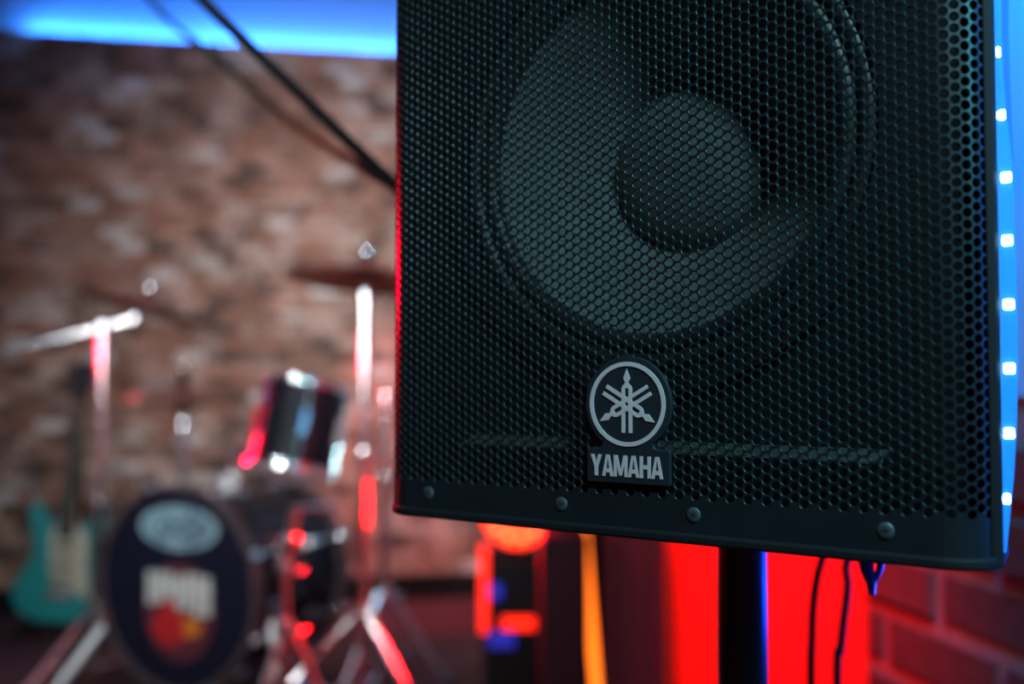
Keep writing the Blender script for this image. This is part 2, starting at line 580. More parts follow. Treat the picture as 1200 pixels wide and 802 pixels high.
# cabinet: open-fronted body with sides drawn in towards the back
UE, DE = FLAT + RAD * math.sin(PHI), RAD * (1 - math.cos(PHI))      # grille edge
plan = [(-UE, DE + 0.001), (-UE + 0.002, 0.05), (-0.150, 0.20), (-0.108, 0.325), (-0.095, 0.335), (0.095, 0.335), (0.108, 0.325), (0.150, 0.20), (UE - 0.002, 0.05), (UE, DE + 0.001)]
mb = MB()
n = len(plan)
vs = [(x, y, 0.003) for x, y in plan] + [(x, y, SH - 0.003) for x, y in plan]
fs = [(k, k + 1, n + k + 1, n + k) for k in range(n - 1)] + [tuple(range(n - 1, -1, -1)), tuple(range(n, 2 * n))]
mb.add(vs, fs)
body = mb.build('cabinet', M['cabinet'], spk)


def arc_outline(off, back):
    pts = []
    K = 10
    for g in (-1, 1):
        seq = []
        for k in range(K + 1):
            ph = (PHI + 0.12) * k / K
            seq.append((g * (FLAT + (RAD + off) * math.sin(ph)), RAD - (RAD + off) * math.cos(ph)))
        pts += list(reversed(seq)) if g < 0 else seq
    return pts + [(FLAT + RAD * 0.94, back), (-FLAT - RAD * 0.94, back)]


for z0, z1 in ((0.0, 0.0058), (SH - 0.0058, SH)):
    mb = MB().prism(arc_outline(0.0024, 0.06), z0, z1)
    mb.build('front_lip', M['matt_black'], spk, bevel=0.0016)
for g in (-1, 1):
    mb = MB()
    p = [(g * (UE - 0.0015), DE - 0.0035), (g * (UE + 0.0022), DE - 0.002), (g * (UE + 0.0030), DE + 0.004), (g * (UE + 0.0005), DE + 0.010), (g * (UE - 0.004), DE + 0.008)]
    if g < 0:
        p.reverse()
    mb.prism(p, 0.002, SH - 0.002)
    mb.build('side_rim', M['matt_black'], spk, bevel=0.0008)

# baffle with a round opening for the woofer, and a step along its lower edge
WZ, WR = 0.227, 0.141
YM = Matrix.Rotation(PI / 2, 4, 'X')                                 # lathe z -> local -y


def lathe_front(prof, z, seg=48):
    """profile (r, depth behind grille face) turned about the woofer axis"""
    return MB().lathe([(r, -d) for r, d in prof], seg, Matrix.Translation((0, 0, z)) @ YM)


mb = MB()
K = 64
DB = 0.028
bz0, bz1, bx = 0.006, 0.594, 0.183
vs, fs = [], []
for k in range(K):
    a = 2 * PI * k / K
    c, s = math.cos(a), math.sin(a)
    vs.append((WR * c, DB, WZ + WR * s))
    t = min(bx / max(abs(c), 1e-6), ((0.40 - WZ) if s > 0 else (WZ - bz0)) / max(abs(s), 1e-6))
    vs.append((t * c, DB, WZ + t * s))
fs = [(2 * k, (2 * k + 2) % (2 * K), (2 * k + 3) % (2 * K), 2 * k + 1) for k in range(K)]
mb.add(vs, fs)
mb.add([(-bx, DB, 0.39), (bx, DB, 0.39), (bx, DB, bz1), (-bx, DB, bz1), (-bx, DB, bz0), (bx, DB, bz0), (bx, DB, 0.06), (-bx, DB, 0.06)], [(0, 1, 2, 3)])
for g in (-1, 1):                                                    # corners left open by the radial strips
    mb.box((min(g * 0.13, g * bx), DB + 0.0005, bz0), (max(g * 0.13, g * bx), DB + 0.003, 0.12))
    mb.box((min(g * 0.13, g * bx), DB + 0.0005, 0.33), (max(g * 0.13, g * bx), DB + 0.003, 0.41))
mb.build('baffle', M['baffle'], spk)
MB().add([(0.165, 0.010, 0.0475), (-0.165, 0.010, 0.0475), (0.165, 0.010, 0.008), (-0.165, 0.010, 0.008)], [(1, 0, 2, 3)]).build('baffle_step', M['baffle'], spk)
MB().add([(-0.128, DB + 0.001, 0.054), (0.135, DB + 0.001, 0.054), (0.135, 0.010, 0.0475), (-0.128, 0.010, 0.0475)], [(0, 1, 2, 3)]).build('lit_step_slope', M['lit_slope'], spk)  # top slope of the baffle step, painted lighter as if lit
wf = lathe_front([(0.146, DB - 0.001), (0.146, DB - 0.007), (0.1335, DB - 0.007), (0.1335, DB + 0.004)], WZ, 72).build('woofer_frame', M['cabinet'], spk, 40)
prof = [(0.1335, DB + 0.002)]
for k in range(13):                                                  # two half rolls
    a = PI * k / 12
    prof.append((0.1275 + 0.0055 * math.cos(a), DB - 0.0005 - 0.0055 * math.sin(a)))
for k in range(1, 13):
    a = PI * k / 12
    prof.append((0.1165 + 0.0055 * math.cos(a), DB - 0.0005 - 0.0045 * math.sin(a)))
prof.append((0.110, DB + 0.002))
lathe_front(prof, WZ, 72).build('surround', M['rubber'], spk, 60)
prof = [(0.1115, DB + 0.001)] + [(0.1115 - 0.0605 * t, DB + 0.001 + 0.062 * t ** 0.88) for t in (0.15, 0.3, 0.45, 0.6, 0.8, 1.0)]
lathe_front(prof, WZ, 72).build('cone', M['cone'], spk, 60)
prof = [(0.054, 0.0885)] + [(0.054 * math.cos(a), 0.0885 - 0.021 * math.sin(a)) for a in (0.2, 0.45, 0.7, 0.95, 1.2, 1.4)] + [(0, 0.0675)]
lathe_front(prof, WZ, 64).build('dust_cap', M['cone'], spk, 60)
# horn of the tweeter, behind the upper grille
mb = MB()
for k, (hw, hh, d) in enumerate([(0.12, 0.055, 0.024), (0.07, 0.04, 0.06), (0.025, 0.025, 0.12)]):
    mb.v += [Vector((-hw, d, 0.49 - hh)), Vector((hw, d, 0.49 - hh)), Vector((hw, d, 0.49 + hh)), Vector((-hw, d, 0.49 + hh))]
for k in range(2):
    for q in range(4):
        mb.f.append((4 * k + q, 4 * k + (q + 1) % 4, 4 * k + 4 + (q + 1) % 4, 4 * k + 4 + q))
mb.f.append((8, 9, 10, 11))
mb.build('horn', M['cabinet'], spk)

# screws along the solid margins of the grille
ME_SCREW = None
CENTER_SHIFT = -0.0032
for z in (0.0161, SH - 0.0161):
    for u in (-0.1425, -0.042, 0.042, 0.1425):
        Ms = Matrix.Translation((u + CENTER_SHIFT, 0, z)) @ YM
        if ME_SCREW is None:
            scr = MB().lathe([(0.0041, -0.0004), (0.0041, 0.0005), (0.0037, 0.0008), (0.0020, 0.0010), (0, 0.0010)], 20).build('screw', M['screw'], spk, 50)
            rec = MB().box((-0.0021, -0.00045, 0.0006), (0.0021, 0.00045, 0.00112)).box((-0.00045, -0.0021, 0.0006), (0.00045, 0.0021, 0.00112)).build('cross_recess', M['recess'], scr)
            ME_SCREW = (scr.data, rec.data)
        else:
            scr = bpy.data.objects.new('screw', ME_SCREW[0])
            COL.objects.link(scr)
            scr.parent = spk
            rec = bpy.data.objects.new('cross_recess', ME_SCREW[1])
            COL.objects.link(rec)
            rec.parent = scr
        scr.location = (u + CENTER_SHIFT, 0, z)
        scr.rotation_euler = (PI / 2, 0, 0)
        rec.rotation_euler = (0, 0, random.uniform(0, 1.5))

# badge: round plate on a small name plate, silver ring, crossed tuning forks, letters
LZ = 0.0757
BM = Matrix.Translation((0, 0, LZ)) @ YM                             # badge plane: x right, y up, z towards the viewer
mb = MB()
poly = []
for k in range(49):
    a = -PI / 2 + 0.62 + (2 * PI - 1.24) * k / 48
    poly.append((0.0272 * math.cos(a), 0.0272 * math.sin(a)))
poly += [(-0.0165, -0.0243), (-0.0185, -0.0252), (-0.0255, -0.0252), (-0.0262, -0.0262), (-0.0262, -0.0440), (-0.0255, -0.0450),
         (0.0255, -0.0450), (0.0262, -0.0440), (0.0262, -0.0262), (0.0255, -0.0252), (0.0185, -0.0252), (0.0165, -0.0243)]
mb.prism(poly, -0.0002, 0.0030, BM)
badge = mb.build('badge', M['badge'], spk, bevel=0.0006)
mb = MB().lathe([(0.0215, 0.0028), (0.0215, 0.0036), (0.0239, 0.0036), (0.0239, 0.0028)], 72, BM)
mb.build('emblem_ring', M['silver'], badge)
for j, ang in enumerate((0, 2 * PI / 3, 4 * PI / 3)):
    F = BM @ Matrix.Rotation(ang, 4, 'Z')
    mb = MB()
    z0, z1 = 0.0028, 0.00355 + 0.00003 * j
    for g in (-1, 1):
        p = [(g * 0.00115, -0.0162), (g * 0.0033, -0.0162), (g * 0.0033, 0.0088), (g * 0.0027, 0.0102), (g * 0.0011, 0.0118), (g * 0.0006, 0.0112), (g * 0.00115, 0.0092)]
        if g < 0:
            p.reverse()
        mb.prism(p, z0, z1, F)
    mb.prism([(-0.0011, 0.0090), (0.0011, 0.0090), (0.0009, 0.0122), (0.0021, 0.0147), (0.0, 0.0199), (-0.0021, 0.0147), (-0.0009, 0.0122)], z0, z1 + 0.00001, F)
    mb.build('tuning_fork', M['silver'], badge)
MB().lathe([(0.0012, 0.0028), (0.0012, 0.00368), (0.0040, 0.00368), (0.0040, 0.0028)], 6, BM).build('emblem_hub', M['silver'], badge)

LET = {
    'Y': (1.0, [[(0, 1), (0.30, 1), (0.50, 0.62), (0.50, 0.40), (0.36, 0.40)], [(0.70, 1), (1.0, 1), (0.64, 0.40), (0.50, 0.40), (0.50, 0.62)], [(0.36, 0), (0.64, 0), (0.64, 0.42), (0.36, 0.42)]]),
    'A': (1.0, [[(0, 0), (0.27, 0), (0.52, 1), (0.34, 1)], [(0.73, 0), (1.0, 0), (0.66, 1), (0.48, 1)], [(0.2, 0.18), (0.8, 0.18), (0.76, 0.36), (0.24, 0.36)]]),
    'M': (1.2, [[(0, 0), (0.25, 0), (0.25, 1), (0, 1)], [(0.95, 0), (1.2, 0), (1.2, 1), (0.95, 1)], [(0.05, 1), (0.32, 1), (0.70, 0.05), (0.50, 0.05)], [(0.88, 1), (1.15, 1), (0.70, 0.05), (0.50, 0.05)]]),
    'H': (0.95, [[(0, 0), (0.27, 0), (0.27, 1), (0, 1)], [(0.68, 0), (0.95, 0), (0.95, 1), (0.68, 1)], [(0.2, 0.41), (0.75, 0.41), (0.75, 0.60), (0.2, 0.60)]]),
}
word = 'YAMAHA'
TW, THH, GAP = 0.0455, 0.0121, 0.05
tot = sum(LET[c][0] for c in word) + GAP * (len(word) - 1)
sx = TW / tot
x = -TW / 2 - 0.0006
for ci, c in enumerate(word):
    wd, polys = LET[c]
    mb = MB()
    for pi_, p in enumerate(polys):
        a2 = sum(p[i][0] * p[(i + 1) % len(p)][1] - p[(i + 1) % len(p)][0] * p[i][1] for i in range(len(p)))
        q = p if a2 > 0 else p[::-1]
        mb.prism([(x + a * sx, -0.0411 + b * THH) for a, b in q], 0.0028, 0.0035 + 0.00002 * pi_, BM)
    mb.build('letter', M['silver'], badge)
    x += (wd + GAP) * sx

# small hook hanging under the cabinet, blue light painted into its colour
p0 = pix(1022, 655, 0.70)
hk = SPM.inverted()
pts = [pix(1014, 655, 0.66), pix(1016, 668, 0.66), pix(1021, 684, 0.66), pix(1021.5, 697, 0.66)]
mb = MB().tube([hk @ p for p in pts], [0.0052, 0.0045, 0.0032, 0.0022], 12)
mb.tube([hk @ p for p in (pix(1032, 655, 0.66), pix(1030, 668, 0.66), pix(1025, 682, 0.66))], [0.0028, 0.0026, 0.0018], 10)
tag(mb.build('hook', M['blue_lit_clip'], spk, 60), label='small hook under the cabinet, coloured as if lit blue')

# ------------------------------------------------------------------ light strip along the loudspeaker's side
led = thing('led_strip', SPM @ Vector((UE + 0.004, 0.03, 0.0)), 'glowing blue light strip with white diodes along the loudspeaker side', 'light strip', rz=-TH)


def at_speaker(x, y, d):
    """point in the vertical plane at depth d behind the grille face, seen at pixel x, y (speaker axes)"""
    a = pix(x, y, 1.0) - Vector((0, 0, HC))
    inv = SPM.inverted()
    o = inv @ Vector((0, 0, HC))
    v = inv.to_3x3() @ a
    t = (d - o.y) / v.y
    return o + v * t


off = Vector((UE + 0.004, 0.03, 0.0))
prof = [(-260, 1166, 1171), (-60, 1166, 1171), (60, 1167, 1172), (110, 1168, 1175), (160, 1169, 1182), (210, 1170, 1187), (282, 1171, 1189), (357, 1172.5, 1191), (432, 1173, 1192), (508, 1174, 1190), (560, 1175, 1187), (600, 1175.5, 1183), (648, 1176, 1178.5)]
mb = MB()
rows = []
for (y, xa, xb) in prof:
    A, B = at_speaker(xa, y, 0.028) - off, at_speaker(xb, y, 0.034) - off
    nrm = Vector((0.25, 1, 0)).normalized() * 0.0012
    rows.append((A, B, nrm))
    n = len(mb.v)
    mb.v += [A, B, B + nrm, A + nrm]
    if n:
        for k in range(4):
            q = (k + 1) % 4
            mb.f.append((n - 4 + k, n - 4 + q, n + q, n + k))
mb.f += [(0, 1, 2, 3), (n, n + 3, n + 2, n + 1)]
mb.build('tape', M['tape'], led)
# second strand, bowed away behind the first and glowing dimly
mb = MB()
pr2 = [(-260, 1175, 1181), (-60, 1174, 1181), (40, 1174, 1181), (90, 1176, 1182.5), (130, 1179, 1184), (190, 1183, 1187)]
for i, (y, xa, xb) in enumerate(pr2):
    A, B = at_speaker(xa, y, 0.038) - off, at_speaker(xb, y, 0.042) - off
    nrm = Vector((0.25, 1, 0)).normalized() * 0.0012
    n = len(mb.v)
    mb.v += [A, B, B + nrm, A + nrm]
    if n:
        for k in range(4):
            q = (k + 1) % 4
            mb.f.append((n - 4 + k, n - 4 + q, n + q, n + k))
mb.f += [(0, 1, 2, 3), (n, n + 3, n + 2, n + 1)]
tag(mb.build('loose_tape', mat('led_silicone_dim', (0.02, 0.10, 0.35), 0.3, emit=(0.002, 0.06, 0.9), strength=0.8), led), label='dimly glowing looped end of the strip')
dm = None
for y in (-88, -12, 61, 135, 208, 282, 357, 432, 508, 585):
    ya = [p for p in prof if p[0] <= y][-1]
    yb = [p for p in prof if p[0] > y][0]
    t = (y - ya[0]) / (yb[0] - ya[0])
    xa, xb = ya[1] + t * (yb[1] - ya[1]), ya[2] + t * (yb[2] - ya[2])
    c = at_speaker((xa + xb) / 2 - (0.5 if xb - xa > 8 else 0), y, 0.0300) - off
    hw = min(0.0026, (xb - xa) * 0.00042 * 0.42)
    MB().box((-hw, -0.0009, -0.0024), (hw, 0.0012, 0.0024)).build('diode', M['diode'], led, loc=c, bevel=0.0006)

# ------------------------------------------------------------------ pole stand under the loudspeaker
base = SPM @ Vector((0, 0.170, 0))
st = thing('speaker_stand', (base.x, base.y, 0), 'thick black pole of the tripod stand carrying the loudspeaker', 'stand')
MB().tube([(0, 0, 0.30), (0, 0, SPK.z + 0.004)], 0.0173, 32).build('pole', M['pole'], st, 40)
MB().tube([(0, 0, 0.10), (0, 0, 0.52)], 0.021, 28).build('lower_tube', M['pole'], st, 40)
MB().lathe([(0.0215, 0.50), (0.032, 0.505), (0.032, 0.55), (0.020, 0.56), (0.0175, 0.56)], 24).build('collar', M['black_gear'], st, 40)
for k in range(3):
    a = PI / 2 + k * 2 * PI / 3
    c, s = math.cos(a), math.sin(a)
    lg = MB().tube([(0.03 * c, 0.03 * s, 0.42), (0.42 * c, 0.42 * s, 0.012)], 0.011, 12).build('leg', M['pole'], st, 40)
    MB().tube([(0.40 * c, 0.40 * s, 0.030), (0.425 * c, 0.425 * s, 0.004)], 0.015, 12).build('rubber_foot', M['black_gear'], lg, 40)
    MB().tube([(0.022 * c, 0.022 * s, 0.14), (0.23 * c, 0.23 * s, 0.215)], 0.007, 8).build('brace', M['pole'], st, 40)


# ------------------------------------------------------------------ cables
def smooth_path(pts, n=10):
    out = []
    P = [pts[0]] + pts + [pts[-1]]
    for i in range(1, len(P) - 2):
        a, b, c, d = P[i - 1], P[i], P[i + 1], P[i + 2]
        for k in range(n):
            t = k / n
            out.append(0.5 * ((2 * b) + (c - a) * t + (2 * a - 5 * b + 4 * c - d) * t * t + (3 * b - a - 3 * c + d) * t ** 3))
    out.append(pts[-1])
    return out


def cable(name, pts, r, m, label):
    o = MB().tube(smooth_path([Vector(p) for p in pts]), r, 10).build(name, m, smooth=60)
    return tag(o, label, 'cable')


rear = SPM @ Vector((0.0, 0.337, 0.22))
rear2 = SPM @ Vector((0.02, 0.337, 0.16))
cable('speaker_cable', [rear, SPM @ Vector((-0.03, 0.40, 0.20)), pix(640, 330, 1.02), pix(530, 275, 1.04), pix(468, 221, 1.05), pix(420, 177, 1.06), pix(330, 90, 1.08), pix(240, 3, 1.10), pix(60, -180, 1.14), pix(-120, -380, 1.2), Vector((-0.80, 1.3, 2.0)), Vector((-0.95, 1.4, CEIL - 0.002))],
      0.0066, M['cable'], 'thick straight black cable running from the loudspeaker up to the ceiling')
cable('signal_cable', [rear2, SPM @ Vector((-0.03, 0.40, 0.15)), pix(640, 335, 1.04), pix(530, 280, 1.07), pix(470, 226, 1.10), pix(430, 200, 1.25), pix(350, 150, 1.6), pix(290, 100, 1.7), pix(245, 60, 1.75), pix(205, 30, 1.78), pix(172, -5, 1.8), pix(90, -100, 1.85), Vector((-1.1, 1.95, CEIL - 0.002))],
      0.0060, M['cable_grey'], 'thin sagging grey cable crossing behind the thick black cable')
cable('power_cable', [SPM @ Vector((0.03, 0.337, 0.06)), SPM @ Vector((0.03, 0.36, 0.02)), pix(965, 650, 0.86), pix(954, 700, 0.86), pix(951, 760, 0.86), pix(950, 830, 0.86), Vector((0.26, 0.90, 0.2)), Vector((0.28, 1.05, 0.005)), Vector((0.3, 1.5, 0.005))],
      0.0036, M['cable'], 'black cable hanging straight down beside the pole')
cable('power_cable', [SPM @ Vector((0.06, 0.337, 0.06)), SPM @ Vector((0.06, 0.36, 0.02)), pix(995, 650, 0.86), pix(993, 690, 0.86), pix(985, 760, 0.86), pix(981, 830, 0.86), Vector((0.29, 0.90, 0.2)), Vector((0.33, 1.05, 0.005)), Vector((0.36, 1.45, 0.005))],
      0.0036, M['cable'], 'black cable hanging between the pole and the brick side wall')

# ------------------------------------------------------------------ bass drum
BD_C = pix(207, 690, 2.75)
az = math.radians(-25.0)
BN = Vector((math.sin(az), -math.cos(az), 0))                         # the way the front head looks
BR, BDEP = 0.28, 0.40
bd = thing('bass_drum', (BD_C.x, BD_C.y, 0), 'black bass drum with an oval logo and a coloured emblem on its front head', 'drum')
o0 = Vector((BD_C.x, BD_C.y, 0))
BMX = align(BD_C - o0, BN)                                            # local z = out of the front head
# turn so that local y points up
zz = BN
xx = Vector((0, 0, 1)).cross(zz).normalized()
yy = zz.cross(xx)
R3 = Matrix((xx, yy, zz)).transposed().to_4x4()
BMX = Matrix.Translation(BD_C - o0) @ R3
MB().lathe([(0.266, -BDEP), (0.266, 0.0)], 64, BMX).build('shell', M['drum_shell'], bd, 40)
MB().lathe([(0, -0.004), (0.27, -0.004), (0.27, -0.02)], 64, BMX).build('front_head', M['drum_head'], bd, 40)
MB().lathe([(0, -BDEP + 0.004), (0.27, -BDEP + 0.004), (0.27, -BDEP + 0.02)], 64, BMX).build('rear_head', M['clear_head'], bd, 40)
for z in (-0.03, -BDEP - 0.012):
    MB().lathe([(0.267, z), (0.284, z), (0.285, z + 0.02), (0.284, z + 0.042), (0.268, z + 0.042)], 64, BMX, closed=True).build('hoop', M['hoop'], bd, 40)
for k in range(8):
    a = PI / 8 + k * PI / 4
    c, s = math.cos(a), math.sin(a)
    Mk = BMX @ Matrix.Rotation(a, 4, 'Z')
    for z, zr, ze, zc in ((-0.13, -0.10, 0.018, 0.0), (-BDEP + 0.12, -BDEP + 0.09, -BDEP - 0.018, -BDEP + 0.002)):
        lg = MB().add([(0.262, -0.012, z - 0.03), (0.262, 0.012, z - 0.03), (0.262, 0.012, z + 0.03), (0.262, -0.012, z + 0.03),
                       (0.285, -0.008, z - 0.024), (0.285, 0.008, z - 0.024), (0.285, 0.008, z + 0.024), (0.285, -0.008, z + 0.024)],
                      [(4, 5, 6, 7), (0, 1, 5, 4), (1, 2, 6, 5), (2, 3, 7, 6), (3, 0, 4, 7)], Mk).build('lug', M['chrome'], bd)
        MB().tube([(0.279 * c, 0.279 * s, zr), (0.290 * c, 0.290 * s, ze)], 0.0035, 8, True, BMX).build('tension_rod', M['chrome'], lg, 40)
        MB().box((0.268, -0.013, zc - 0.022), (0.293, 0.013, zc + 0.016), Mk).build('claw', M['chrome'], lg, bevel=0.003)
for g in (-1, 1):                                                     # spurs
    p0 = BMX @ Vector((g * 0.262, -0.05, -0.08))
    p1 = Vector((0, 0, 0))
    foot = BMX @ (Vector((-0.36, 0, 0.12)) if g < 0 else Vector((0.33, 0, -0.04)))
    foot.z = 0.012
    sp = MB().tube([p0, foot], 0.0125, 12).build('spur', M['satin'], bd, 40)
    MB().tube([foot + Vector((0, 0, 0.012)), foot - Vector((0, 0, 0.010))], 0.013, 10).build('rubber_foot', M['black_gear'], sp, 40)
    MB().box((g * 0.262 - 0.016, -0.08, -0.11), (g * 0.262 + 0.016, -0.02, -0.05), BMX).build('spur_bracket', M['chrome'], bd, bevel=0.006)


def ellipse(rx, ry, cx, cy, n=40):
    return [(cx + rx * math.cos(2 * PI * k / n), cy + ry * math.sin(2 * PI * k / n)) for k in range(n)]


LM = BMX @ Matrix.Translation((0.0, 0.165, 0))
logo = MB().prism(ellipse(0.140, 0.060, 0, 0), -0.0045, -0.0032, LM).build('oval_logo', M['oval'], bd)
MB().lathe([(0.90, -0.0035), (0.90, -0.0026), (0.80, -0.0026), (0.80, -0.0035)], 48, LM @ Matrix.Diagonal((0.130, 0.052, 1, 1))).build('logo_outline', M['oval_dark'], logo)


def text_mesh(body, size, M4, name, material, parent, shear=0.0, bold=0.0):
    cu = bpy.data.curves.new('text_tmp', 'FONT')
    cu.body = body
    cu.size = size
    cu.align_x, cu.align_y = 'CENTER', 'CENTER'
    cu.shear = shear
    cu.extrude = 0.0006
    cu.offset = bold
    ob = bpy.data.objects.new('text_tmp', cu)
    COL.objects.link(ob)
    bpy.context.view_layer.update()
    me = bpy.data.meshes.new_from_object(ob)
    bpy.data.objects.remove(ob)
    me.name = name
    me.transform(M4)
    me.materials.clear()
    me.materials.append(material)
    o = bpy.data.objects.new(name, me)
    COL.objects.link(o)
    o.parent = parent
    return o


text_mesh('pdp', 0.115, LM @ Matrix.Translation((0.01, 0.008, -0.0026)), 'logo_lettering', M['oval_dark'], logo, 0.3, 0.003)
# round emblem: pale uneven block over red and orange flames
EM = BMX @ Matrix.Translation((0.005, -0.035, 0))
emb = MB().prism(ellipse(0.125, 0.135, 0, -0.03), -0.0045, -0.0034, EM).build('emblem', M['sticker_maroon'], bd)
mb = MB()
rng = random.Random(5)
for k in range(7):
    xk = -0.115 + k * 0.0335
    t, b = 0.075 + rng.uniform(-0.006, 0.006), -0.03 + rng.uniform(-0.012, 0.02)
    mb.prism([(xk, b), (xk + 0.026, b + 0.004), (xk + 0.025, t), (xk + 0.001, t - 0.003)], -0.0035, -0.0026, EM)
mb.prism([(-0.11, 0.028), (0.115, 0.028), (0.115, 0.046), (-0.11, 0.046)], -0.0035, -0.00255, EM)
mb.build('emblem_pale_band', M['sticker_white'], emb)
MB().prism([(-0.10, -0.085), (-0.055, -0.125), (0.0, -0.12), (0.035, -0.085), (0.02, -0.045), (-0.02, -0.005), (-0.035, 0.020), (-0.05, -0.01), (-0.085, -0.045)], -0.0035, -0.0022, EM).build('emblem_red_flame', M['sticker_red'], emb)
MB().prism([(0.03, -0.10), (0.07, -0.085), (0.085, -0.055), (0.055, -0.045), (0.03, -0.035), (0.015, -0.06)], -0.0035, -0.0021, EM).build('emblem_orange_flame', M['sticker_orange'], emb)


# ------------------------------------------------------------------ rack tom
tom_b, tom_t = pix(338, 556, 2.72), pix(357, 446, 2.78)
ax = (tom_t - tom_b).normalized()
ax = (ax + Vector((0.03, 0.03, 0))).normalized()
tl = 0.25
tm = thing('rack_tom', (tom_b.x, tom_b.y, 0), 'tilted black rack tom with chrome rims above the bass drum', 'drum')
TO = Vector((tom_b.x, tom_b.y, 0))
TM = align(tom_b - TO, ax)
TR = 0.118
MB().lathe([(TR, 0.005), (TR, tl - 0.005)], 48, TM).build('shell', M['drum_shell'], tm, 40)
MB().lathe([(0, tl), (TR + 0.001, tl), (TR + 0.001, tl - 0.01)], 48, TM).build('batter_head', M['clear_head'], tm, 40)
MB().lathe([(0, 0.0), (TR + 0.001, 0.0), (TR + 0.001, 0.01)], 48, TM).build('resonant_head', M['clear_head'], tm, 40)
for z, d in ((0.010, -1), (tl - 0.010, 1)):
    MB().lathe([(TR + 0.003, z - 0.008), (TR + 0.009, z - 0.008), (TR + 0.010, z), (TR + 0.008, z + 0.008), (TR + 0.003, z + 0.008)], 48, TM, closed=True).build('rim', M['chrome'], tm, 40)
for k in range(6):
    a = 0.3 + k * PI / 3
    Mk = TM @ Matrix.Rotation(a, 4, 'Z')
    lg = MB().add([(TR - 0.002, -0.01, 0.085), (TR - 0.002, 0.01, 0.085), (TR - 0.002, 0.01, tl - 0.085), (TR - 0.002, -0.01, tl - 0.085),
                   (TR + 0.018, -0.007, 0.092), (TR + 0.018, 0.007, 0.092), (TR + 0.018, 0.007, tl - 0.092), (TR + 0.018, -0.007, tl - 0.092)],
                  [(4, 5, 6, 7), (0, 1, 5, 4), (1, 2, 6, 5), (2, 3, 7, 6), (3, 0, 4, 7)], Mk).build('lug', M['chrome'], tm)
    MB().tube([(TR + 0.011, 0, 0.0), (TR + 0.011, 0, tl)], 0.0032, 8, True, Mk).build('tension_rod', M['chrome'], lg, 40)
# holder arm from the tom down to the bass drum shell
hp = BMX @ Vector((0.02, 0.266, -0.20)) + o0 - TO
p_t = (TM @ Vector((0, 0, 0.12)))
p_side = TM @ (Vector((TR + 0.02, 0, 0.12)))
best = max((TM @ Vector((math.cos(a) * (TR + 0.004), math.sin(a) * (TR + 0.004), 0.10)) for a in [k * PI / 12 for k in range(24)]), key=lambda p: p.y)
arm = MB().tube([hp - Vector((0, 0, 0.004)), Vector((hp.x, hp.y, best.z - 0.02)), best + Vector((0.0, 0.04, 0)), best], 0.011, 12).build('holder_arm', M['chrome'], tm, 40)
MB().box((hp.x - 0.03, hp.y - 0.03, hp.z - 0.006), (hp.x + 0.03, hp.y + 0.03, hp.z + 0.035)).build('holder_base', M['chrome'], arm, bevel=0.006)


# ------------------------------------------------------------------ stands and cymbals
def tripod(parent, x0, y0, hub_z, foot_r, a0, r=0.011, m=M['chrome']):
    for k in range(3):
        a = a0 + k * 2 * PI / 3
        c, s = math.cos(a), math.sin(a)
        lg = MB().tube([(x0 + 0.016 * c, y0 + 0.016 * s, hub_z), (x0 + 0.6 * foot_r * c, y0 + 0.6 * foot_r * s, hub_z * 0.42), (x0 + foot_r * c, y0 + foot_r * s, 0.012)], r, 10).build('leg', m, parent, 60)
        MB().tube([(x0 + foot_r * 0.97 * c, y0 + foot_r * 0.97 * s, 0.028), (x0 + foot_r * 1.02 * c, y0 + foot_r * 1.02 * s, 0.004)], 0.014, 10).build('rubber_foot', M['black_gear'], lg, 40)
        MB().tube([(x0 + 0.012 * c, y0 + 0.012 * s, max(0.06, hub_z * 0.3)), (x0 + 0.55 * foot_r * c, y0 + 0.55 * foot_r * s, hub_z * 0.47)], 0.006, 8).build('brace', m, parent, 40)


def clamp(parent, p, r=0.02, h=0.035, wing=(1, -0.4, 0)):
    c = MB().lathe([(0.006, -h / 2), (r, -h / 2), (r * 1.08, 0), (r, h / 2), (0.006, h / 2)], 18, Matrix.Translation(p)).build('clamp', M['chrome'], parent, 40)
    wv = Vector(wing).normalized()
    side = wv.cross(Vector((0, 0, 1)))
    MB().tube([Vector(p) + wv * r, Vector(p) + wv * (r + 0.02)], 0.006, 10).tube([Vector(p) + wv * (r + 0.022) - side * 0.016, Vector(p) + wv * (r + 0.022) + side * 0.016], 0.006, 10).build('wing_nut', M['chrome'], c, 50)


def cymbal(name, c, r, axis, label, bell=0.03, bow=0.028, parent=None, off=Vector((0, 0, 0))):
    prof_top = [(0.006, bell + bow), (0.018, bell + bow - 0.002), (0.034, bow + bell * 0.55), (0.046, bow + 0.002), (0.05, bow), (r * 0.5, bow * 0.72), (r * 0.8, bow * 0.3), (r, 0.0)]
    prof = prof_top + [(q, z - 0.0016) for q, z in reversed(prof_top)]
    mb = MB().lathe(prof, 56, align(Vector(c) - off, axis))
    o = mb.build(name, M['bronze'], parent, 60)
    if parent is None:
        tag(o, label, 'cymbal')
    return o


# crash cymbal stand beside the bass drum
top = pix(428, 330, 2.60)
s1 = thing('cymbal_stand', (pix(425, 700, 2.60).x, 2.60, 0), 'tall chrome stand holding the large crash cymbal near the loudspeaker', 'stand', 'cymbal stands around the drums')
L1 = Vector(s1.location)
tp = top - L1
bp_ = Vector((0, 0, 0.08))


def lerp(a, b, z):
    t = (z - a.z) / (b.z - a.z)
    return a + (b - a) * t


MB().tube([bp_, lerp(bp_, tp, 0.72)], 0.0135, 16).build('lower_tube', M['chrome'], s1, 40)
MB().tube([lerp(bp_, tp, 0.70), tp - Vector((0, 0, 0.03))], 0.0105, 16).build('upper_tube', M['chrome'], s1, 40)
axis1 = Vector((0.06, 0.10, 1)).normalized()


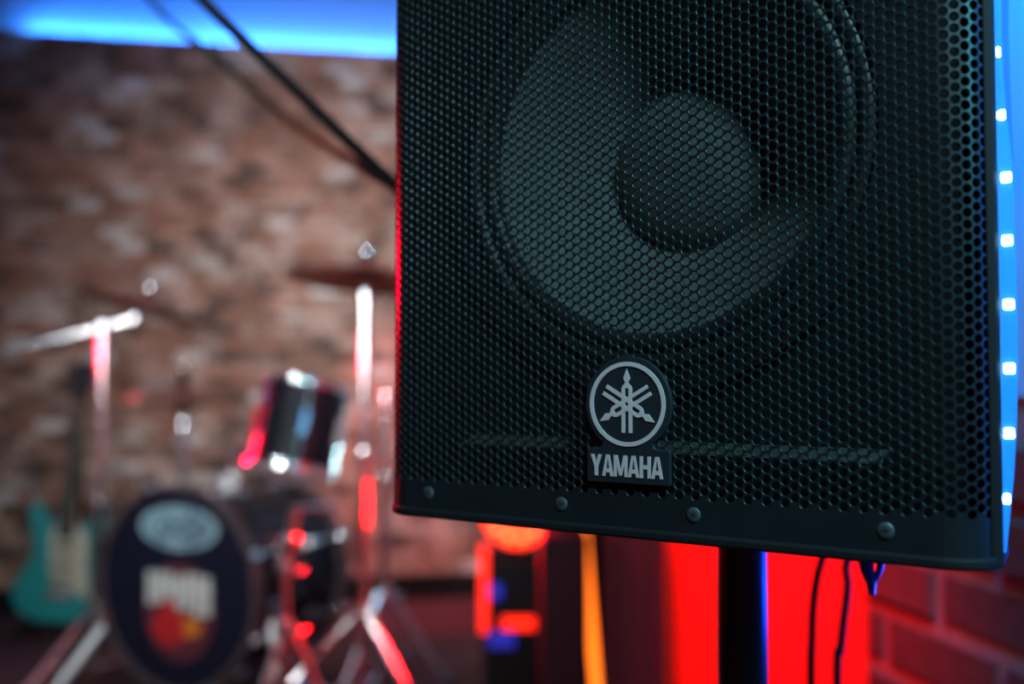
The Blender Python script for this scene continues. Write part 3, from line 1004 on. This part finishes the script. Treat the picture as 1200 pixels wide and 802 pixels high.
def cymbal_seat(parent, c, axis, top):
    """tilter rod with a sleeve and felt under the bell and a felt and nut on it; top = height of the bell hole above c"""
    A = align(c, axis)
    MB().tube([(0, 0, -0.034), (0, 0, top + 0.036)], 0.004, 10, True, A).build('rod', M['chrome'], parent, 40)
    MB().lathe([(0.004, -0.004), (0.010, -0.004), (0.009, top - 0.014), (0.004, top - 0.014)], 16, A, closed=True).build('sleeve', M['chrome'], parent, 40)
    MB().lathe([(0.004, top - 0.015), (0.015, top - 0.015), (0.014, top - 0.003), (0.004, top - 0.0008)], 16, A, closed=True).build('felt', M['black_gear'], parent, 40)
    MB().lathe([(0.004, top - 0.0008), (0.015, top - 0.0012), (0.015, top + 0.015), (0.004, top + 0.015)], 16, A, closed=True).build('felt', M['black_gear'], parent, 40)
    MB().lathe([(0, top + 0.0145), (0.011, top + 0.0145), (0.012, top + 0.027), (0, top + 0.038)], 16, A).build('top_nut', M['chrome'], parent, 40)


cymbal_seat(s1, tp, axis1, 0.058)
clamp(s1, lerp(bp_, tp, 0.72))
clamp(s1, lerp(bp_, tp, 0.30), 0.024, 0.05)
clamp(s1, tp - Vector((0, 0, 0.04)), 0.016, 0.03)
tripod(s1, 0, 0, 0.31, 0.33, -0.76)
cymbal('crash_cymbal', top, 0.203, axis1, 'bronze crash cymbal on the tall chrome stand next to the loudspeaker')

# second straight stand close behind it, carrying the edge of a splash cymbal behind the loudspeaker
s2 = thing('cymbal_stand', (pix(450, 700, 2.96).x, 2.96, 0), 'shorter plain chrome stand standing right beside the crash cymbal stand', 'stand', 'cymbal stands around the drums')
h2 = pix(449, 466, 2.96).z
MB().tube([(0, 0, 0.07), (0, 0, 0.62)], 0.0135, 16).build('lower_tube', M['chrome'], s2, 40)
MB().tube([(0, 0, 0.60), (0, 0, h2)], 0.011, 16).build('upper_tube', M['chrome'], s2, 40)
MB().lathe([(0.004, h2 - 0.004), (0.014, h2 - 0.002), (0.013, h2 + 0.014), (0, h2 + 0.02)], 16).build('end_cap', M['chrome'], s2, 40)
clamp(s2, Vector((0, 0, 0.62)))
clamp(s2, Vector((0, 0, 0.28)), 0.024, 0.05)
tripod(s2, 0, 0, 0.29, 0.20, 2.0)

# boom stand at the guitar
Yb = 2.95
s3 = thing('boom_stand', (pix(112, 690, Yb).x, Yb, 0), 'chrome boom stand with a long tilted arm in front of the guitar', 'stand', 'cymbal stands around the drums')
L3 = Vector(s3.location)
t3 = pix(121, 390, Yb) - L3
b3 = Vector((0, 0, 0.07))
MB().tube([b3, lerp(b3, t3, 0.55)], 0.0135, 16).build('lower_tube', M['chrome'], s3, 40)
MB().tube([lerp(b3, t3, 0.53), t3], 0.0105, 16).build('upper_tube', M['chrome'], s3, 40)
arm0, arm1 = pix(-70, 432, Yb - 0.05) - L3, pix(158, 374, Yb + 0.03) - L3
MB().tube([arm0, arm1], 0.0105, 14).build('boom_arm', M['chrome'], s3, 40)
MB().tube([arm0 - (arm1 - arm0).normalized() * 0.01, arm0 + (arm1 - arm0).normalized() * 0.07], 0.02, 16).build('counterweight', M['chrome'], s3, 40)
clamp(s3, t3 + Vector((0, 0, 0.012)), 0.020, 0.04)
clamp(s3, arm1, 0.016, 0.03)
clamp(s3, lerp(b3, t3, 0.55), 0.019, 0.04)
clamp(s3, lerp(b3, t3, 0.235), 0.022, 0.05)
axis3 = Vector((0.24, 0.13, 1)).normalized()
c3 = pix(169, 361, Yb + 0.03)
MB().tube([arm1, c3 - L3 - axis3 * 0.030], 0.009, 12).build('tilter', M['chrome'], s3, 40)
cymbal_seat(s3, c3 - L3, axis3, 0.042)
tripod(s3, 0, 0, 0.24, 0.28, 0.0)
cymbal('ride_cymbal', c3, 0.195, axis3, 'thin bronze cymbal tilted on the boom stand arm', 0.022, 0.02)

# hi-hat behind the bass drum
Yh = 3.25
s4 = thing('hi_hat_stand', (pix(214, 600, Yh).x, Yh, 0), 'slim chrome hi-hat stand rising behind the bass drum', 'stand', 'cymbal stands around the drums')
L4 = Vector(s4.location)
hz = pix(216, 468, Yh).z
MB().tube([(0, 0, 0.06), (0, 0, hz - 0.082)], 0.013, 16).build('lower_tube', M['chrome'], s4, 40)
MB().tube([(0, 0, hz - 0.085), (0, 0, hz + 0.115)], 0.0035, 10).build('pull_rod', M['chrome'], s4, 40)
MB().lathe([(0.004, hz - 0.092), (0.020, hz - 0.088), (0.022, hz - 0.062), (0.014, hz - 0.0475), (0.004, hz - 0.0470)], 18).build('cup', M['chrome'], s4, 40)
MB().lathe([(0.004, hz + 0.0490), (0.012, hz + 0.0485), (0.014, hz + 0.056), (0.014, hz + 0.094), (0.004, hz + 0.097)], 16).build('clutch', M['black_gear'], s4, 40)
clamp(s4, Vector((0, 0, hz - 0.10)), 0.018, 0.03)
tripod(s4, 0, 0, 0.25, 0.24, 0.5)
cymbal('hi_hat_cymbal', L4 + Vector((0, 0, hz + 0.006)), 0.18, Vector((0.02, 0.035, 1)), 'upper bronze hi-hat cymbal behind the bass drum', 0.024, 0.02)
cymbal('hi_hat_cymbal', L4 + Vector((0, 0, hz - 0.004)), 0.18, Vector((-0.02, -0.035, -1)), 'lower upturned bronze hi-hat cymbal behind the bass drum', 0.024, 0.02)

# short stand before the bass drum shell
Ys = 2.34
s5 = thing('percussion_stand', (pix(336, 760, Ys).x, Ys, 0), 'short chrome stand with bright clamps before the bass drum shell', 'stand')
L5 = Vector(s5.location)
z_t = pix(346, 596, Ys) - L5
z_m = pix(333, 668, Ys) - L5
MB().tube([(0, 0, 0.05), z_m], 0.011, 14).build('lower_tube', M['chrome'], s5, 40)
MB().tube([z_m, z_t], 0.013, 14).build('tilted_post', M['chrome'], s5, 40)
clamp(s5, z_m, 0.020, 0.035)
clamp(s5, z_m + (z_t - z_m) * 0.45, 0.022, 0.035, (-1, -0.5, 0.2))
clamp(s5, Vector((-0.005, 0, pix(310, 738, Ys).z)), 0.024, 0.045)
MB().tube([z_t, pix(396, 594, Ys + 0.1) - L5], 0.008, 12).build('cross_rod', M['chrome'], s5, 40)
tripod(s5, 0, 0, pix(320, 742, Ys).z, 0.17, -2.2)

# ------------------------------------------------------------------ guitar on its stand
Yg = 3.55
g_bot, g_top = pix(72, 728, Yg), pix(103, 425, Yg + 0.10)
gx = (g_top - g_bot)
g_ax = gx.normalized()
gt = thing('electric_guitar', (g_bot.x, g_bot.y, 0), 'teal electric guitar with cream pickguard propped upright near the brick wall', 'guitar')
GO = Vector((g_bot.x, g_bot.y, 0))
gn = Vector((0.12, -1, 0))
gz = (gn - g_ax * gn.dot(g_ax)).normalized()
gxx = g_ax.cross(gz).normalized()
GM = Matrix.Translation(g_bot - GO) @ Matrix((gxx, g_ax, gz)).transposed().to_4x4()
half = [(0.0, 0.0), (0.06, 0.004), (0.115, 0.035), (0.150, 0.09), (0.150, 0.14), (0.125, 0.19), (0.106, 0.23), (0.108, 0.27), (0.126, 0.315), (0.132, 0.36), (0.118, 0.385), (0.100, 0.385), (0.078, 0.36), (0.052, 0.335), (0.030, 0.325)]
left = [(-0.0, 0.0), (-0.07, 0.000), (-0.130, 0.028), (-0.162, 0.08), (-0.160, 0.13), (-0.135, 0.18), (-0.112, 0.225), (-0.110, 0.275), (-0.120, 0.325), (-0.132, 0.38), (-0.122, 0.41), (-0.100, 0.405), (-0.078, 0.37), (-0.052, 0.34), (-0.030, 0.325)]


def smooth2(pts, n=4):
    P = smooth_path([Vector((a, b, 0)) for a, b in pts], n)
    return [(p.x, p.y) for p in P]


outline = smooth2(half) + list(reversed(smooth2(left)))[:-1]
MB().prism(outline, 0.0, 0.044, GM).build('body', M['teal'], gt, bevel=0.006)
pg = [(-0.030, 0.13), (-0.045, 0.19), (-0.050, 0.25), (-0.055, 0.30), (-0.045, 0.325), (0.045, 0.325), (0.072, 0.30), (0.078, 0.25), (0.078, 0.19), (0.095, 0.14), (0.09, 0.10), (0.06, 0.095), (0.04, 0.12), (0.0, 0.125)]
pg = list(reversed(pg))
MB().prism(pg, 0.0438, 0.0465, GM).build('pickguard', M['cream'], gt)
for y in (0.15, 0.20, 0.26):
    MB().box((-0.04, y - 0.010, 0.046), (0.04, y + 0.010, 0.053), GM).build('pickup', M['pickup'], gt, bevel=0.003)
MB().box((-0.04, 0.085, 0.043), (0.04, 0.118, 0.056), GM).build('bridge', M['chrome'], gt, bevel=0.002)
for p in ((0.075, 0.155), (0.09, 0.12), (0.09, 0.088)):
    MB().lathe([(0.010, 0.046), (0.009, 0.060), (0, 0.061)], 14, GM @ Matrix.Translation((p[0], p[1], 0))).build('knob', M['cream'], gt, 40)
GL = gx.length
MB().prism([(-0.028, 0.30), (0.028, 0.30), (0.022, GL - 0.16), (-0.022, GL - 0.16)], 0.040, 0.052, GM).build('neck', M['maple'], gt, bevel=0.004)
fb = MB().prism([(-0.028, 0.29), (0.028, 0.29), (0.0215, GL - 0.165), (-0.0215, GL - 0.165)], 0.052, 0.058, GM).build('fretboard', M['fretboard'], gt)
fr = GL - 0.165
lw = fr - 0.10
for k in range(1, 21):
    y = fr - lw * (1 - 2 ** (-k / 12.0))
    if y > 0.30:
        MB().box((-0.024, y - 0.001, 0.0575), (0.024, y + 0.001, 0.0592), GM).build('fret', M['screw'], fb)
hd = MB().prism([(-0.022, GL - 0.165), (0.022, GL - 0.165), (0.024, GL - 0.13), (0.036, GL - 0.10), (0.044, GL - 0.02), (0.02, GL), (-0.018, GL - 0.005), (-0.038, GL - 0.03), (-0.036, GL - 0.11)], 0.036, 0.050, GM).build('headstock', M['dark_wood'], gt, bevel=0.003)
for k in range(6):
    y = GL - 0.12 + k * 0.019
    MB().tube([GM @ Vector((-0.034, y, 0.043)), GM @ Vector((-0.056, y, 0.043))], 0.004, 8).tube([GM @ Vector((-0.056, y - 0.005, 0.043)), GM @ Vector((-0.056, y + 0.005, 0.043))], 0.007, 8).build('tuning_peg', M['black_trim'], hd, 40)
for k in range(6):
    xs = -0.020 + k * 0.008
    MB().tube([GM @ Vector((xs * 1.2, 0.10, 0.0600)), GM @ Vector((xs * 0.85, GL - 0.16, 0.0612))], 0.0005, 5).build('string', M['screw'], gt)

gs = thing('guitar_stand', (g_bot.x, g_bot.y + 0.09, 0), 'dark folding floor stand holding up the teal guitar', 'stand')
sl = g_ax / g_ax.z
hb = g_bot - Vector(gs.location)
yk = hb + g_ax * 0.66 - gz * 0.022
MB().tube([Vector((yk.x, yk.y + 0.02, 0.10)), yk], 0.011, 12).build('post', M['black_gear'], gs, 40)
MB().tube([yk + gxx * -0.05 + gz * 0.06, yk + gxx * -0.045, yk, yk + gxx * 0.045, yk + gxx * 0.05 + gz * 0.06], 0.009, 10).build('yoke', M['black_gear'], gs, 60)
for g in (-1, 1):
    lo = hb + gxx * (0.085 * g) - g_ax * 0.013
    MB().tube([Vector((yk.x, yk.y + 0.02, lo.z + 0.05)), lo - gz * 0.02, lo + gz * 0.075, lo + gz * 0.075 + g_ax * 0.03], 0.010, 10).build('arm', M['black_gear'], gs, 60)
for a in (-2.4, -0.75, 1.5):
    MB().tube([Vector((yk.x, yk.y + 0.02, 0.14)), Vector((yk.x + 0.24 * math.cos(a), yk.y + 0.02 + 0.24 * math.sin(a), 0.010))], 0.010, 10).build('leg', M['black_gear'], gs, 40)

# ------------------------------------------------------------------ red par lamp on a control tower
Yr = 2.75
tw_c = pix(600, 700, Yr)
tz = pix(600, 656, Yr).z
twx = pix(566, 700, Yr).x, pix(633, 700, Yr).x
tw = thing('control_tower', (tw_c.x, Yr, 0), 'slim black control tower with blue displays and glowing red bars', 'control unit')
x0, x1 = twx[0] - tw_c.x, twx[1] - tw_c.x
MB().box((x0, 0.0, 0.0), (x1, 0.22, tz)).build('housing', M['black_gear'], tw, bevel=0.006)


def front_box(px0, px1, py0, py1, name, m, dep=0.012):
    a, b = pix(px0, py1, Yr - 0.006), pix(px1, py0, Yr - 0.006)
    return MB().box((a.x - tw_c.x, -dep, a.z), (b.x - tw_c.x, 0.003, b.z)).build(name, m, tw, bevel=0.002)


front_box(562, 572, 640, 742, 'red_bar', M['red_glow'])  # red-lit edge of the upright, its light painted as a glow
front_box(573, 588, 685, 702, 'display', M['blue_screen'])
front_box(573, 603, 742, 759, 'display', M['blue_screen'])
front_box(588, 627, 724, 738, 'red_bar', M['red_glow'])
front_box(573, 632, 708, 718, 'front_panel', M['black_trim'], 0.008)


def par_lamp(base, pz, pd, PR, label, energy, aim, spread=180):
    par = thing('par_lamp', base, label, 'stage lamp')
    pd = Vector(pd).normalized()
    PM = align(Vector((0, 0, pz)), pd)
    MB().lathe([(0, -0.16), (0.05, -0.16), (PR * 0.8, -0.11), (PR + 0.006, -0.05), (PR + 0.006, 0.02), (PR, 0.02), (PR, 0.0)], 40, PM).build('can', M['black_gear'], par, 40)
    lens = MB().lathe([(0, 0.008), (PR * 0.5, 0.006), (PR - 0.001, 0.0)], 40, PM).build('lens', M['red_lens'], par, 60)
    for rr, cnt in ((0.0, 1), (0.38, 6), (0.75, 12)):
        for k in range(cnt):
            a = 2 * PI * k / cnt + 0.2
            MB().lathe([(0.012, 0.004), (0.010, 0.014), (0, 0.017)], 12, PM @ Matrix.Translation((rr * PR * math.cos(a), rr * PR * math.sin(a), 0))).build('diode', M['red_bulb'], lens, 50)
    MB().tube([Vector((-PR - 0.012, 0, pz)), Vector((-PR - 0.012, 0, 0.02)), Vector((-PR * 0.6, 0, 0.006)), Vector((PR * 0.6, 0, 0.006)), Vector((PR + 0.012, 0, 0.02)), Vector((PR + 0.012, 0, pz))], 0.006, 8).build('yoke', M['black_gear'], par, 60)
    lp = Vector(base) + Vector((0, 0, pz)) + pd * 0.045
    light('par_beam', 'AREA', lp, lp + Vector(aim), energy, (1.0, 0.0, 0.003), PR * 1.2, spread=math.radians(spread))


pc = pix(606, 603, Yr)
par_lamp((pc.x, Yr + 0.06, tz), pc.z - tz, (-0.10, -1, 0.05), 0.104, 'round red glowing stage lamp on top of the control tower', 22.0, (-0.35, -1, -0.18), 115)
# ------------------------------------------------------------------ column cabinet, leaning orange glow bar, curtain
Yc = 2.24
a, b = pix(634, 700, Yc), pix(689, 629, Yc)
cc = thing('column_speaker', ((a.x + b.x) / 2, Yc, 0), 'narrow black column cabinet beside the control tower', 'loudspeaker')
hw = (b.x - a.x) / 2
MB().box((-hw, 0, 0.01), (hw, 0.16, b.z)).build('cabinet', M['black_gear'], cc, bevel=0.006)
MB().box((-hw + 0.006, -0.006, 0.03), (hw - 0.006, 0.002, b.z - 0.05)).build('grille', M['black_trim'], cc, bevel=0.003)
MB().box((-0.02, -0.008, b.z - 0.04), (0.02, 0.001, b.z - 0.02)).build('name_plate', M['black_trim'], cc)
MB().box((-hw - 0.02, -0.03, 0.0), (hw + 0.02, 0.19, 0.012)).build('base_plate', M['black_gear'], cc)

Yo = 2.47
lb = thing('glow_bar', Vector((pix(704, 800, Yo).x, Yo, 0)), 'made-up orange glowing bar for the lit gap behind the column cabinet', 'glow bar')  # glowing bar added in place of a brightly lit gap
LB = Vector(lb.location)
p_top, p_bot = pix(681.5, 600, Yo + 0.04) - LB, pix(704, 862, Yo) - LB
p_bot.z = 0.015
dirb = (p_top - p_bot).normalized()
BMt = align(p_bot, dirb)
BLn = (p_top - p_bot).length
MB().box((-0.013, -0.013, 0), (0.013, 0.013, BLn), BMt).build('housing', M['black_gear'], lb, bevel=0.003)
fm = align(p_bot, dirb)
MB().tube([p_bot + dirb * 0.01 + Vector((0, -0.014, 0)), p_top - dirb * 0.01 + Vector((0, -0.014, 0))], 0.0122, 16).build('glow_tube', M['orange_glow'], lb, 40)



def curtain(xa, Ya, xb, Yb_, folds, label):
    ca, cb = pix(xa, 700, Ya), pix(xb, 700, Yb_)
    base = (ca + cb) / 2
    base.z = 0
    N = 80
    pts = []
    for k in range(N + 1):
        t = k / N
        p = Vector((ca.x + (cb.x - ca.x) * t, Ya + (Yb_ - Ya) * t, 0)) - base
        p.y += 0.018 * math.sin(t * 2 * PI * folds) + 0.007 * math.sin(t * 31 + 1)
        pts.append(p)
    zs = [0.02, 0.7, 1.4, CEIL - 0.03]
    cur = MB()
    for dx, dy in ((0, 0), (0.001, 0.004)):
        for z in zs:
            cur.v += [Vector((p.x + dx, p.y + dy, z)) for p in pts]
    for side in (0, 1):
        b0 = side * len(zs) * (N + 1)
        for r in range(len(zs) - 1):
            for k in range(N):
                i = b0 + r * (N + 1) + k
                q = (i, i + 1, i + N + 2, i + N + 1)
                cur.f.append(q if side == 0 else q[::-1])
    ct = thing('curtain', base, label, 'curtain')
    cur.build('cloth', M['curtain'], ct, 80)
    e = (cb - ca).normalized() * 0.004
    e.z = 0
    A, B = ca - base - e, cb - base + e
    A.z = B.z = CEIL - 0.025
    MB().tube([A, B], 0.012, 12).build('rail', M['black_gear'], ct, 40)


curtain(707, 2.26, 781, 2.06, 4.3, 'dark curtain with soft folds hanging beside the red door')
curtain(641, 2.60, 708, 2.555, 3.4, 'black cloth added to darken the wall behind the column cabinet and the orange glow bar')  # added sheet that darkens the lit wall beside the bar
